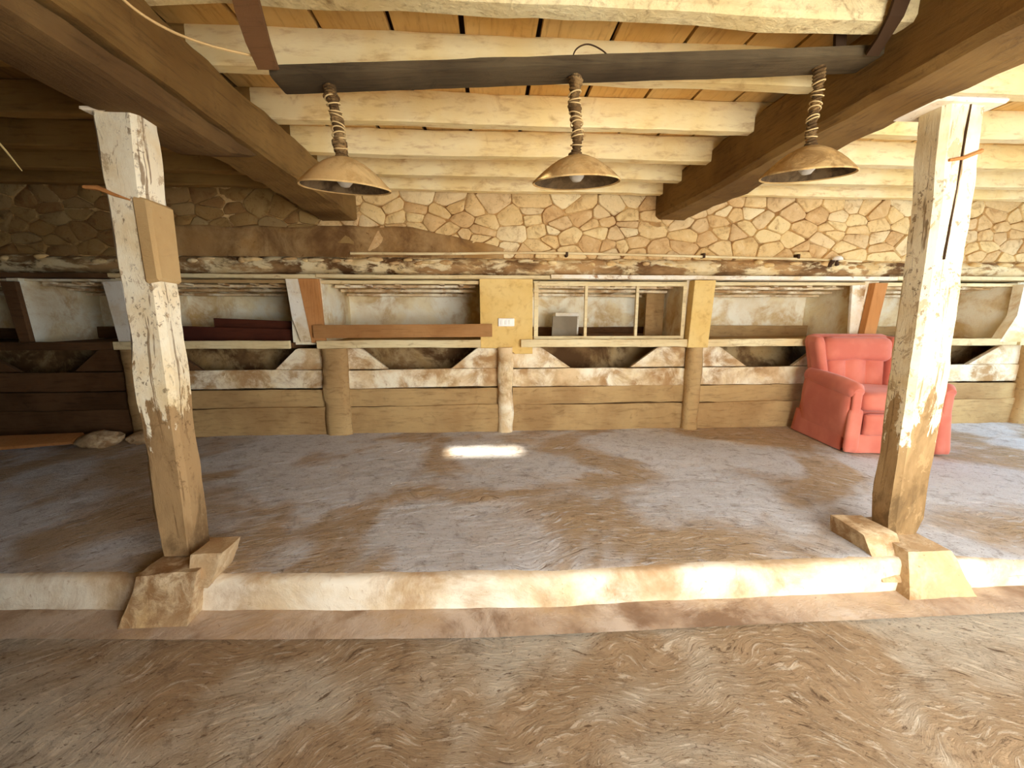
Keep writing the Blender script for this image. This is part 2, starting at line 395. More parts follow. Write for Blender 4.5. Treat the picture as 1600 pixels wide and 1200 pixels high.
# ------------------------------------------------------------------ walls
wb = struct(link('wall_back', sheet(XL, XR, -0.05, 2.6, YB, 60, 12, 0.02, 1), M['wallplain'], smooth=80))
struct(link('wall_left', box(XL - .3, XL, YF - .3, YB + .3, -0.3, 2.6), M['wallplain']))
bm = bmesh.new()
add_box(bm, XR, XR + .3, YF - .3, 0.65, -0.3, 2.6); add_box(bm, XR, XR + .3, 3.55, YB + .3, -0.3, 2.6); add_box(bm, XR, XR + .3, 0.65, 3.55, 2.25, 2.6)
struct(link('wall_right', bm, M['wallplain']))
bm = bmesh.new()
add_box(bm, XL - .3, 0.8, YF - .3, YF, -0.3, 2.6); add_box(bm, 3.6, XR + .3, YF - .3, YF, -0.3, 2.6); add_box(bm, 0.8, 3.6, YF - .3, YF, 1.92, 2.6)
struct(link('wall_front', bm, M['wallplain']))
struct(link('wall_light_blocker', box(-1.62, -1.45, YF, 0.86, -0.2, 2.09), M['wallplain']))  # added out of view to keep doorway light off the left bay
struct(link('ground_outside', plane_z([-14, 15], [-14, -1.6], -0.2, set()), M['floorL']))
struct(link('ground_outside', plane_z([7.2, 15], [-1.6, 8], -0.2, set()), M['floorL']))

# stone facing above the mangers
YS = 4.24
ws = struct(link('wall_stone', sheet(XL, XR, 1.6, 2.56, YS, 240, 24, 0.012, 6), M['mortar'], smooth=80))
def clip(poly, nx, nzv, d):      # keep n.p <= d
    out = []
    for i in range(len(poly)):
        a, b = poly[i], poly[(i + 1) % len(poly)]
        da, db = a[0] * nx + a[1] * nzv - d, b[0] * nx + b[1] * nzv - d
        if da <= 0: out.append(a)
        if da * db < 0:
            t = da / (da - db); out.append((a[0] + (b[0] - a[0]) * t, a[1] + (b[1] - a[1]) * t))
    return out
def voronoi(x0, x1, z0, z1, dx, dz, jit, skip):
    seeds = []; j = 0; z = z0 + dz * .5
    while z < z1:
        x = x0 + (dx * .5 if j % 2 else 0)
        while x < x1 + dx * .5:
            if random.random() > skip: seeds.append((x + random.uniform(-1, 1) * dx * jit, z + random.uniform(-1, 1) * dz * jit))
            x += dx * random.uniform(.8, 1.25)
        z += dz; j += 1
    cells = []
    for s in seeds:
        p = [(x0, z0), (x1, z0), (x1, z1), (x0, z1)]
        for q in seeds:
            if q is s or abs(q[0] - s[0]) > 4 * dx: continue
            # anisotropic metric keeps stones lying flat
            k = 2.2; nx_, nz_ = q[0] - s[0], (q[1] - s[1]) * k
            d = (q[0] ** 2 - s[0] ** 2 + k * (q[1] ** 2 - s[1] ** 2)) / 2
            p = clip(p, nx_, nz_, d)
            if len(p) < 3: break
        if len(p) >= 3: cells.append((s, p))
    return cells
def stone_mesh(s, p, gap, proud, y):
    L = []
    for (x, z) in p:      # shrink along the two axes towards the centroid
        if not L or math.hypot(x - L[-1][0], z - L[-1][1]) > 0.018: L.append((x, z))
    if len(L) < 3: return None
    cx = sum(a for a, b in L) / len(L); cz = sum(b for a, b in L) / len(L)
    if max(a for a, b in L) - min(a for a, b in L) < .05: return None
    # cut the corners so that the outline is rounder
    Q = []
    for i in range(len(L)):
        a, b, c = L[i - 1], L[i], L[(i + 1) % len(L)]
        for o, t in ((a, random.uniform(.08, .2)), (c, random.uniform(.08, .2))): Q.append((b[0] + (o[0] - b[0]) * t, b[1] + (o[1] - b[1]) * t))
    bm = bmesh.new(); rings = []
    for g_, yy in ((gap, 0.02), (gap + .003, -proud * .6), (gap + .010, -proud)):
        ring = []
        for (x, z) in Q:
            d = math.hypot(x - cx, z - cz); k = max(0.2, (d - g_) / max(d, 1e-4))
            ring.append(bm.verts.new((cx + (x - cx) * k, y + yy + 0.006 * nz((x, 0, z), 30, proud * 99), cz + (z - cz) * k)))
        rings.append(ring)
    n = len(Q)
    for a, b in zip(rings, rings[1:]):
        for i in range(n): bm.faces.new((a[i], a[(i + 1) % n], b[(i + 1) % n], b[i]))
    c = bm.verts.new((cx, y - proud - .006, cz))
    for i in range(n): bm.faces.new((rings[-1][i], rings[-1][(i + 1) % n], c))
    return bm
ncell = 0
for s, p in voronoi(-5.3, 6.6, 1.74, 2.37, 0.215, 0.10, 0.46, 0.12):
    if -3.2 < s[0] < .05 and s[1] < 1.90 - .12 * max(0, (s[0] + .7)): continue
    b = stone_mesh(s, p, random.uniform(.001, .0035), random.uniform(.006, .026), YS)
    if b is not None: link('stone', b, M['stone_shaded'] if s[0] < -1.5 + .3 * math.sin(s[1] * 30) else M['stone'], ws, smooth=40); ncell += 1

# brown render smeared over the lower stones on the left half
bm = bmesh.new(); V = []; nx_, nz_ = 120, 14
for j in range(nz_ + 1):
    row = []
    for i in range(nx_ + 1):
        x = -3.3 + 3.5 * i / nx_; t_ = j / nz_; top = 2.04 + .05 * nz((x, 0, 0), 2.2, 3) - .22 * max(0, (x + .7) / .9); z = 1.74 + (top - 1.74) * t_
        row.append(bm.verts.new((x, YS - .030 + .03 * (t_ > .97) + .03 * (i in (0, nx_)) + .008 * nz((x, 0, z), 4, 2), z)))
    V.append(row)
for j in range(nz_):
    for i in range(nx_): bm.faces.new((V[j][i], V[j][i + 1], V[j + 1][i + 1], V[j + 1][i]))
link('render_coat', bm, M['rendercoat'], ws, smooth=80)

# ------------------------------------------------------------------ ceiling: deck, boards, joists
ce = struct(link('ceiling', plane_z([XL - .3, -0.40, 0.24, 4.30, 4.62, XR + .3], [YF - .3, 0.46, 0.56, 0.82, 1.09, YB + .3], ZC + .06,
            {(1, 3), (3, 1)}), M['deck']))
gaps = [-0.757 - 0.345 * k for k in range(17, 0, -1)] + [-0.757, -0.427, -0.10, 0.26, 0.62, 0.985, 1.28, 1.55] + [1.55 + 0.345 * k for k in range(1, 16)]
for i, (a, b) in enumerate(zip(gaps, gaps[1:])):
    a = max(a, XL); b = min(b, XR)
    if b - a < .1: continue
    g = random.uniform(.006, .014); dz = random.uniform(0, .006)
    spans = [(YF, YB - .05)]
    if -0.43 <= a and b <= 0.27: spans = [(YF, 0.82), (1.09, YB - .05)]
    if a < 4.45 < b: spans = [(YF, 0.46), (0.56, YB - .05)]
    for y0, y1 in spans:
        bm = bmesh.new(); add_box(bm, a + g, b - g, y0, y1, ZC + dz, ZC + .03 + dz)
        bmesh.ops.subdivide_edges(bm, edges=[e for e in bm.edges if abs(e.verts[0].co.y - e.verts[1].co.y) > .5], cuts=14)
        for v in bm.verts:
            v.co.x += 0.007 * nz((i * 3.3, v.co.y, 0), 2.5, 1 if v.co.x > (a + b) / 2 else 2); v.co.z += 0.004 * nz(v.co, 3, i)
        link('board', bm, M['board_shaded'] if b < -1.3 else M['board'], ce, smooth=30)
joists = [(-0.9, .07), (-0.4, .07), (0.30, .06), (0.66, .06), (1.40, .06), (1.765, .105), (2.235, .075), (2.755, .075), (3.26, .08), (3.72, .08), (4.10, .08)]
for k, (y, w) in enumerate(joists):
    near = abs(y - 1.765) < .01
    for xa, xb, mm in ((XL, -1.36, 'joist_shaded'), (-1.36, XR, 'bark' if near else 'joist')):
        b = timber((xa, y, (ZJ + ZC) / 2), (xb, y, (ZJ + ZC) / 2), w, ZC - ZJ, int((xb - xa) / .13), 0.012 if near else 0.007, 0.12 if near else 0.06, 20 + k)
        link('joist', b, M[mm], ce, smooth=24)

# ------------------------------------------------------------------ main beams, corbel, posts, footings
b = timber((-1.38, -1.28, 2.215), (-1.40, 4.22, 2.205), 0.34, 0.24, 60, 0.014, 0.07, 41)
tag(link('roof_beam', b, M['beam'], smooth=26), 'long dark hewn beam running over the left post to the stone wall', 'beam')
b = timber((1.86, -1.28, 2.285), (1.86, 4.22, 2.285), 0.33, 0.33, 60, 0.014, 0.10, 42)
tag(link('roof_beam', b, M['beam'], smooth=26), 'long dark hewn beam running over the right post to the stone wall', 'beam')
b = timber((-1.40, 1.25, 2.038), (-1.40, 2.55, 2.038), 0.27, 0.10, 16, 0.01, 0.10, 43)
for v in b.verts:
    if v.co.y > 2.30: v.co.z += 0.07 * min(1, (v.co.y - 2.30) / .25) * (1 if v.co.z < 2.05 else 0)
tag(link('corbel', b, M['corbel'], smooth=40), 'short dark wooden corbel between the left post and its beam', 'corbel')

lp = thing('timber_post', 'peeling whitewashed square post on the left, tan patch on its upper side', 'post', (-1.47, 1.935, 0.07))
def post_mesh(pts, yc, d, seed):
    bm = bmesh.new(); rings = []; N = 46
    for i in range(N + 1):
        t = i / N; z = pts[0][0] + (pts[-1][0] - pts[0][0]) * t
        for (za, xa0, xa1), (zb, xb0, xb1) in zip(pts, pts[1:]):
            if za <= z <= zb + 1e-6:
                k = (z - za) / (zb - za); x0 = xa0 + (xb0 - xa0) * k; x1 = xa1 + (xb1 - xa1) * k; break
        y0 = yc - d / 2; y1 = yc + d / 2; c = .022
        P = [(x0 + c, y0), ((x0 + x1) / 2, y0), (x1 - c, y0), (x1, y0 + c), (x1, yc), (x1, y1 - c), (x1 - c, y1), (x0 + c, y1), (x0, y1 - c), (x0, yc), (x0, y0 + c)]
        ring = []
        for (x, y) in P:
            q = Vector((x, y, z)); n = Vector((x - (x0 + x1) / 2, y - yc, 0)).normalized()
            q += n * (0.011 * nz(q, 4, seed) + 0.005 * nz((q.x * 3, q.y * 3, q.z), 12, seed + 1)); ring.append(bm.verts.new(q))
        rings.append(ring)
    n = len(P)
    for a, b_ in zip(rings, rings[1:]):
        for j in range(n): bm.faces.new((a[j], a[(j + 1) % n], b_[(j + 1) % n], b_[j]))
    bm.faces.new(rings[0]); bm.faces.new(rings[-1]); return bm
link('shaft', post_mesh([(0.07, -1.55, -1.40), (0.3, -1.565, -1.395), (0.7, -1.555, -1.39), (1.3, -1.55, -1.385), (1.7, -1.55, -1.39), (1.85, -1.555, -1.385), (2.09, -1.56, -1.37)], 1.935, 0.14, 3), M['postL'], lp, smooth=28)
bm = box(-1.44, -1.372, 1.856, 2.0, 1.33, 1.67, bev=0.012)
for v in bm.verts: v.co.x += 0.01 * nz(v.co, 9, 4); v.co.z += .02 * nz(v.co, 14, 2)
pt = link('patch', bm, M['patch'], lp); pt['label'] = 'tan rendered patch on the upper side of the post'
bm = tube([(-1.62, 1.87, 1.705), (-1.56, 1.865, 1.70), (-1.50, 1.86, 1.675), (-1.44, 1.858, 1.655)], [.007, .010, .007, .003], 6)
tag(link('wood_splinter', bm, M['orange']), 'splinter of wood sticking out of the left post', 'splinter')

rp = thing('timber_post', 'whitewashed square post on the right, cracked and brown at its foot', 'post', (2.18, 1.935, 0.06))
link('shaft', post_mesh([(0.05, 2.12, 2.27), (0.12, 2.11, 2.30), (0.3, 2.105, 2.30), (0.7, 2.10, 2.295), (1.3, 2.08, 2.275), (1.7, 2.07, 2.26), (1.85, 2.05, 2.25), (2.14, 2.035, 2.245)], 1.935, 0.14, 13), M['postR'], rp, smooth=28)
bm = tube([(2.085, 1.862, 1.88), (2.15, 1.858, 1.89), (2.215, 1.862, 1.915), (2.24, 1.87, 1.925)], [.006, .008, .008, .011], 6)
link('strap', bm, M['orange'], rp)['label'] = 'short rusty brown strap nailed across the post'
bm = box(2.142, 2.147, 1.860, 1.875, 1.45, 2.12); link('crack', bm, M['iron'], rp)
# pale mortar cap between post and beam
bm = box(1.95, 2.30, 1.83, 2.05, 2.112, 2.135, bev=0.012)
for v in bm.verts: v.co += Vector((.012 * nz(v.co, 9, 1), .012 * nz(v.co, 9, 2), .006 * nz(v.co, 9, 3)))
link('mortar_cap', bm, M['paintwhite'], rp)
bm = box(-1.58, -1.35, 1.85, 2.02, 1.985, 2.0, bev=0.01)
link('mortar_cap', bm, M['paintwhite'], lp)

def rocky(verts_bottom, verts_top, y0b, y0t, y1, seed, amp=.012):
    """footing stone: lower outline, upper outline (x0,x1,z), leaning front face"""
    bm = bmesh.new(); (bx0, bx1, bz), (tx0, tx1, tz) = verts_bottom, verts_top
    N = 7; rings = []
    for i in range(N + 1):
        t = i / N; t2 = t ** 0.8; x0 = bx0 + (tx0 - bx0) * t2; x1 = bx1 + (tx1 - bx1) * t2; z = bz + (tz - bz) * t; y0 = y0b + (y0t - y0b) * t
        P = [(x0 + (x1 - x0) * k / 5, y0) for k in range(6)] + [(x1, y0 + (y1 - y0) * k / 4) for k in range(1, 5)] + [(x1 + (x0 - x1) * k / 5, y1) for k in range(1, 6)] + [(x0, y1 + (y0 - y1) * k / 4) for k in range(1, 4)]
        ring = []
        for (x, y) in P:
            q = Vector((x, y, z)); n = Vector((x - (x0 + x1) / 2, y - (y0 + y1) / 2, 0)).normalized()
            q += n * amp * (nz(q, 6, seed) + .5 * nz(q, 17, seed)); q.z += amp * nz(q, 5, seed + 1) * (i > 0); ring.append(bm.verts.new(q))
        rings.append(ring)
    n = len(P)
    for a, b_ in zip(rings, rings[1:]):
        for j in range(n): bm.faces.new((a[j], a[(j + 1) % n], b_[(j + 1) % n], b_[j]))
    bm.faces.new(rings[0])
    c = bm.verts.new(sum((v.co for v in rings[-1]), Vector()) / n)
    for j in range(n): bm.faces.new((rings[-1][j], rings[-1][(j + 1) % n], c))
    return bm
f = thing('post_footing', 'rough stone footing under the left post with a raised corner', 'footing', (-1.44, 1.9, -0.15))
link('block', rocky((-1.62, -1.33, -.165), (-1.55, -1.30, .06), 1.67, 1.74, 2.04, 5, .014), M['pad'], f, smooth=60)
link('corner', rocky((-1.36, -1.27, -.02), (-1.345, -1.21, .125), 1.75, 1.78, 1.92, 6, .010), M['pad'], f, smooth=60)
f = thing('post_footing', 'chunky mottled stone footing under the right post', 'footing', (2.14, 1.9, -0.15))
link('block', rocky((2.00, 2.37, -.165), (2.05, 2.27, .05), 1.63, 1.715, 2.04, 7, .014), M['pad'], f, smooth=60)
link('corner', rocky((1.93, 2.10, -.10), (1.915, 2.09, .085), 1.70, 1.82, 2.02, 8, .010), M['pad'], f, smooth=60)

# ------------------------------------------------------------------ lamp bar with three lamps
b = timber((-0.84, 1.915, 2.140), (1.695, 1.915, 2.300), 0.145, 0.045, 40, 0.0022, 0.12, 51)
tag(link('lamp_bar', b, M['lampbar'], smooth=20), 'long grey brown bar under the joists carrying the three lamps', 'bar')
def ribbon(path, widths, thick, seed=0):
    """flat strap following a path, its width along X"""
    bm = bmesh.new(); P = [Vector(p) for p in path]; rings = []
    for i, p in enumerate(P):
        d = (P[min(i + 1, len(P) - 1)] - P[max(i - 1, 0)]).normalized(); n = Vector((1, 0, 0)).cross(d).normalized(); w = widths[i] / 2
        rings.append([bm.verts.new(p + Vector((sx * w + .004 * nz(p, 20, seed), 0, 0)) + n * sn * thick / 2) for sx, sn in ((-1, -1), (1, -1), (1, 1), (-1, 1))])
    for a, b_ in zip(rings, rings[1:]):
        for j in range(4): bm.faces.new((a[j], a[(j + 1) % 4], b_[(j + 1) % 4], b_[j]))
    bm.faces.new(rings[0]); bm.faces.new(rings[-1]); return bm
b = ribbon([(-.835, 1.83, 2.135), (-.84, 1.78, 2.20), (-.835, 1.72, 2.26), (-.83, 1.685, 2.32), (-.85, 1.68, 2.40), (-.86, 1.68, 2.49)], [.075, .085, .09, .085, .10, .10], .02)
tag(link('hanger_board', b, M['darkwood'], smooth=40), 'dark wooden hanger holding up the left end of the lamp bar', 'hanger')
b = ribbon([(1.625, 1.83, 2.27), (1.61, 1.77, 2.30), (1.585, 1.70, 2.33), (1.59, 1.685, 2.40), (1.60, 1.685, 2.49)], [.055, .05, .06, .065, .07], .014)
tag(link('hanger_strap', b, M['iron'], smooth=40), 'dark slanting strap at the right end of the lamp bar', 'strap')
b = timber((1.545, 1.90, 2.315), (1.535, 1.91, 2.49), 0.05, 0.018, 6, 0.006, 0.1, 54, up=(0, 1, 0))
tag(link('hanger_strap', b, M['iron'], smooth=40), 'short dark upright strap left of the slanting one on the lamp bar', 'strap')

def lamp(x, xr, ztop, zneck, zrim, tilt, label, seed, knobby):
    y = 1.92; t = thing('pendant_lamp', label, 'lamp', (xr, y, zrim), group=None)
    rad = .190; H = zneck - zrim
    # shade: shallow flared dome with thickness
    prof = [(.034, H), (.055, H * .93), (.085, H * .80), (.115, H * .62), (.145, H * .40), (.170, H * .18), (rad, 0), (rad - .002, -.006), (rad - .010, -.002)]
    prof_in = [(rad - .010, -.002), (.163, H * .16), (.138, H * .36), (.108, H * .57), (.078, H * .74), (.030, H * .86), (0, H * .86)]
    bm = lathe(prof, (xr, y, zrim), 44, None, .05, seed)
    rm = Matrix.Translation((xr, y, zrim)) @ Matrix.Rotation(R(tilt), 4, 'Y') @ Matrix.Rotation(R(7), 4, 'X') @ Matrix.Translation((-xr, -y, -zrim))
    bm.transform(rm)
    sh = link('lamp_shade', bm, M['shade'], t, smooth=50)
    bm = lathe(prof_in, (xr, y, zrim), 44, None, .05, seed); bm.transform(rm)
    li = link('lining', bm, M['shade_in'], sh, smooth=50, local=False)
    # bulb
    bz = zrim + .035
    bm = lathe([(0, -.036), (.018, -.032), (.032, -.016), (.034, 0), (.028, .018), (.016, .038), (.014, .06), (0, .06)], (xr, y, bz), 20)
    link('bulb', bm, M['bulb'], t, smooth=60)
    bm = lathe([(.0, .055), (.018, .055), (.018, .085), (0, .085)], (xr, y, bz), 16); link('bulb_socket', bm, M['iron'], t)
    # wrapped cord, a stack of knobby turns
    L = ztop - zneck; N = 90; pr = []
    random.seed(seed)
    knots = [(random.random(), random.uniform(.02, .05), random.uniform(.004, .010)) for _ in range(7)]
    for i in range(N + 1):
        s = i / N; r = .018 + .003 * math.sin(i * 1.7)
        for (c, w, a) in knots: r += a * knobby * math.exp(-((s - c) / w) ** 2)
        if s < .12: r += (.12 - s) * .12
        if s > .82: r += .005
        pr.append((s, r))
    bm = bmesh.new(); rings = []
    for s, r in pr:
        cx = xr + (x - xr) * s + .004 * math.sin(s * 9 + seed); z = zneck - .012 + (L + .012) * s
        rings.append([bm.verts.new((cx + r * math.cos(a * math.pi / 7), y + r * math.sin(a * math.pi / 7), z + .006 * math.sin(a * math.pi / 7 + seed))) for a in range(14)])
    for a, b_ in zip(rings, rings[1:]):
        for j in range(14): bm.faces.new((a[j], a[(j + 1) % 14], b_[(j + 1) % 14], b_[j]))
    bm.faces.new(rings[0]); bm.faces.new(rings[-1])
    cd = link('cord', bm, M['cord'], t, smooth=40)
    for k in range(9):
        s = .16 + .64 * k / 8 + random.uniform(-.03, .03); r = .0225 + (.004 if knobby > .5 else .001)
        cx = xr + (x - xr) * s + .004 * math.sin(s * 9 + seed); z = zneck + L * s
        bm = tube([(cx + r * math.cos(a * math.pi / 8), y + r * math.sin(a * math.pi / 8), z + .007 * math.sin(a * math.pi / 8 + k)) for a in range(17)], .0028, 5)
        link('cord_ring', bm, M['pale_tape'], cd)
    return t
lamp(-0.635, -0.60, 2.133, 1.850, 1.735, 2.5, 'leftmost of the three dusty dome pendant lamps on knotted cord', 3, 1.0)
lamp(0.385, 0.405, 2.197, 1.880, 1.775, -1.5, 'middle one of the three dusty dome pendant lamps', 5, .9)
lamp(1.475, 1.465, 2.265, 1.940, 1.825, -1.5, 'rightmost of the three dusty dome pendant lamps, in front of the beam', 8, .35)
random.seed(31)

# wires
def spline(pts, n=10):
    P = [Vector(p) for p in pts]; P = [P[0] * 2 - P[1]] + P + [P[-1] * 2 - P[-2]]; out = []
    for i in range(1, len(P) - 2):
        for k in range(n):
            t = k / n; a, b_, c, d = P[i - 1:i + 3]
            out.append(.5 * ((2 * b_) + (c - a) * t + (2 * a - 5 * b_ + 4 * c - d) * t * t + (3 * b_ - a - 3 * c + d) * t ** 3))
    return out + [P[-2]]
bm = tube(spline([(-1.175, 1.40, 2.26), (-1.165, 1.58, 2.205), (-1.11, 1.68, 2.18), (-0.99, 1.74, 2.16), (-0.83, 1.85, 2.18)]), .0045, 6)
tag(link('electric_cable', bm, M['cable']), 'pale cable sagging from the left beam to the lamp bar', 'cable')
bm = tube(spline([(0.36, 1.87, 2.225), (0.38, 1.87, 2.27), (0.43, 1.88, 2.295), (0.49, 1.88, 2.275), (0.54, 1.88, 2.235)]), .003, 6)
tag(link('wire_loop', bm, M['iron']), 'thin dark wire arched above the middle lamp on the bar', 'wire')
bm = tube(spline([(1.40, 1.80, 2.33), (1.50, 1.80, 2.37), (1.58, 1.80, 2.40), (1.66, 1.80, 2.46)]), .003, 6)
tag(link('wire_end', bm, M['iron']), 'thin dark wire hanging by the straps above the right lamp', 'wire')
bm = box(1.690, 1.694, 1.46, 1.60, 2.29, 2.33); bm.transform(Matrix.Translation((.006, 0, 0)))
tag(link('card_scrap', bm, M['card']), 'small pale scrap of card stuck on the right beam', 'card')
bm = tube([(-2.12, 2.0, 2.045), (-2.09, 2.0, 1.98), (-2.02, 2.0, 1.88), (-1.97, 2.0, 1.80)], [.003, .004, .004, .002], 5)
tag(link('straw_strand', bm, M['straw']), 'pale straw strand hanging from the joists left of the left post', 'straw')

# ------------------------------------------------------------------ the manger along the back wall
YM = 4.16
mg = thing('manger', 'long whitewashed wooden manger with niches built along the stone wall', 'manger', (1.0, YM, 0))
# lintel with rubble on it
bm = bmesh.new(); nx = 200; V = []
for j in range(9):
    a = j / 8 * math.pi; row = []
    for i in range(nx + 1):
        x = XL + (XR - XL) * i / nx; r = .085 + .02 * nz((x, j * .2, 0), 3, 2) + .012 * nz((x, j * .4, 1), 11, 3)
        row.append(bm.verts.new((x, 4.26 - math.sin(a) * r, 1.655 - math.cos(a) * r + .01 * nz((x, 0, 0), 1.3, 5))))
    V.append(row)
for j in range(8):
    for i in range(nx): bm.faces.new((V[j][i], V[j][i + 1], V[j + 1][i + 1], V[j + 1][i]))
link('lintel', bm, M['rubble'], mg, smooth=50)
# loose stones bedded on the lintel
x = -5.2
while x < 6.4:
    w = random.uniform(.07, .2)
    if random.random() < .62:
        h_ = random.uniform(.03, .06); z = 1.69 + random.uniform(-.02, .03)
        bm = bmesh.new(); bmesh.ops.create_icosphere(bm, subdivisions=2, radius=1)
        for v in bm.verts:
            v.co = Vector((x + v.co.x * w / 2, 4.20 + v.co.y * .045, z + v.co.z * h_ / 2)); v.co += Vector((1, 1, 1)) * .012 * nz(v.co, 14, 3)
        link('stone', bm, M['stone'], mg, smooth=40)
    x += w + .01
# cover board and rails
def bar(name, x0, x1, y0, y1, z0, z1, mat, jit=.004, seg=None, seed=0, parent=None, label=None):
    b_ = timber((x0, (y0 + y1) / 2, (z0 + z1) / 2), (x1, (y0 + y1) / 2, (z0 + z1) / 2), y1 - y0, z1 - z0, seg or max(6, int((x1 - x0) / .12)), jit, .08, seed)
    o = link(name, b_, M[mat], parent or mg, smooth=40)
    if label: o['label'] = label
    return o
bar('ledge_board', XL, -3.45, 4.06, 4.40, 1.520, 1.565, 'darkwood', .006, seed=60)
bar('ledge_board', -3.44, -1.60, 4.06, 4.40, 1.525, 1.565, 'sillwood', .006, seed=61)
bar('ledge_board', -1.59, 0.62, 4.06, 4.40, 1.530, 1.565, 'sillwood', .004, seed=62)
bar('ledge_board', 0.63, 4.2, 4.055, 4.40, 1.530, 1.572, 'paintwhite', .004, seed=63)
bar('ledge_board', 4.21, XR, 4.06, 4.40, 1.540, 1.580, 'sillwood', .004, seed=64)
for (a, b_, m) in ((-3.36, -1.9, 'tan'), (-1.58, -.07, 'sillwood'), (.47, 2.03, 'sillwood'), (2.26, 3.94, 'sillwood'), (4.1, 5.66, 'sillwood')):
    bar('rail', a, b_, 4.14, 4.19, 1.483, 1.517, m, .004, seed=int(a * 10) + 90)
# niche bays: x0, x1
bays = [(-6.2, -4.40), (-4.30, -3.50), (-3.36, -1.89), (-1.58, -0.06), (0.46, 2.03), (2.26, 3.94), (4.10, 5.66), (5.82, 6.8)]
for k, (a, b_) in enumerate(bays):
    dark = b_ < -1.9 and b_ < -3
    link('niche_wall', sheet(a - .05, b_ + .05, .86, 1.56, 4.93, int((b_ - a) / .05), 14, .022, 30 + k), M['plaster'], mg, smooth=80)
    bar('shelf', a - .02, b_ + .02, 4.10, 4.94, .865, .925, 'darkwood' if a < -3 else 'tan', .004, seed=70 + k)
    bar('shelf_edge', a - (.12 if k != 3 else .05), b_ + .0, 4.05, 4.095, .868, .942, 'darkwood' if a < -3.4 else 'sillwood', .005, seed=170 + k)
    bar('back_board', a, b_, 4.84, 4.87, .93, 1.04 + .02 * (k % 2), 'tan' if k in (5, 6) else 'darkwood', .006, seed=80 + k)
    link('niche_ceiling', box(a, b_, 4.2, 4.93, 1.50, 1.52), M['plaster'], mg)
    random.seed(200 + k); 
    for j in range(3):
        yy = 4.36 + .18 * j + random.uniform(-.02, .02); x0 = a + .05; x1 = b_ - .05
        bb = timber((x0, yy + random.uniform(-.05, .05), 1.475 - .035 * j), (x1, yy + random.uniform(-.05, .05), 1.47 - .035 * j), .05, .028, 16, .006, .1, 300 + k * 5 + j)
        link('lath', bb, M['gusset'], mg, smooth=40)
    for j in range(5):
        xx = a + (b_ - a) * (j + .5) / 5 + random.uniform(-.08, .08); dx = random.uniform(-.18, .18)
        bb = timber((xx, 4.24, 1.490), (xx + dx, 4.9, 1.415), .045, .022, 8, .006, .1, 400 + k * 7 + j)
        link('lath', bb, M['gusset'], mg, smooth=40)
random.seed(77)
# dividers between niches
for (a, b_) in ((-3.50, -3.36), (-1.89, -1.58), (-0.06, 0.46), (2.03, 2.26), (3.94, 4.10), (5.66, 5.82), (-4.40, -4.30)):
    bm = box(a, b_, 4.15, 4.95, .90, 1.53)
    bmesh.ops.subdivide_edges(bm, edges=bm.edges[:], cuts=6, use_grid_fill=True)
    for v in bm.verts: v.co += Vector((.012 * nz(v.co, 4, 1), .006 * nz(v.co, 5, 2), 0))
    link('divider', bm, M['plaster'], mg, smooth=60)
def fboard(name, poly, y0, y1, mat, label=None, parent=None):
    o = link(name, prism(poly, y0, y1), M[mat], parent or mg, smooth=30)
    if label: o['label'] = label
    return o
fboard('face_board', [(-1.895, 1.525), (-1.765, 1.525), (-1.695, .93), (-1.80, .93), (-1.86, 1.16)], 4.10, 4.135, 'paintwhite', 'white painted upright board')
fboard('face_board', [(-1.775, 1.525), (-1.59, 1.525), (-1.575, 1.10), (-1.565, .92), (-1.695, .92)], 4.095, 4.14, 'orange', 'orange brown upright board')
fboard('face_board', [(-.065, 1.535), (.455, 1.535), (.46, .80), (.28, .80), (.22, .86), (-.06, .86)], 4.098, 4.125, 'ply', 'broad ochre plywood board')
fboard('face_board', [(2.055, 1.525), (2.27, 1.525), (2.24, .86), (2.03, .86)], 4.03, 4.14, 'ply', 'ochre upright board')
fboard('face_board', [(3.98, 1.51), (4.12, 1.51), (4.06, .93), (3.93, .93)], 4.07, 4.14, 'orange', 'orange brown upright timber')
fboard('face_board', [(-3.53, 1.49), (-3.36, 1.50), (-3.33, .93), (-3.47, .93)], 4.10, 4.14, 'paintwhite', 'whitish upright board beside the left post')
fboard('face_board', [(-4.41, 1.49), (-4.28, 1.49), (-4.24, .90), (-4.34, .90)], 4.10, 4.14, 'darkwood')
fboard('face_board', [(5.60, 1.5), (5.88, 1.5), (5.95, .9), (5.45, .9), (5.60, 1.18)], 4.05, 4.14, 'plaster', 'bulging plastered upright')
fboard('face_board', [(3.80, 1.49), (3.955, 1.50), (3.93, .93), (3.84, .98)], 4.142, 4.17, 'paintwhite')

# window frame set in the middle niche
wf = link('window_frame', box(.475, 2.02, 4.115, 4.145, .945, .975), M['sillwood'], mg)
bm = bmesh.new(); add_box(bm, .475, 2.02, 4.115, 4.145, 1.47, 1.498); add_box(bm, .475, .515, 4.115, 4.145, .975, 1.47); add_box(bm, 1.985, 2.02, 4.115, 4.145, .975, 1.47)
link('frame_rim', bm, M['sillwood'], wf)
for xm in (.995, 1.515): link('mullion', box(xm - .014, xm + .014, 4.112, 4.142, .975, 1.47), M['sillwood'], wf)
for a, b_ in ((.55, .96), (1.02, 1.49), (1.54, 1.83)):
    bm = timber((a, 4.20, .952), (b_, 4.19, .958), .06, .022, 6, .004, .1, int(a * 10)); link('glazing_strip', bm, M['paintwhite'], wf)
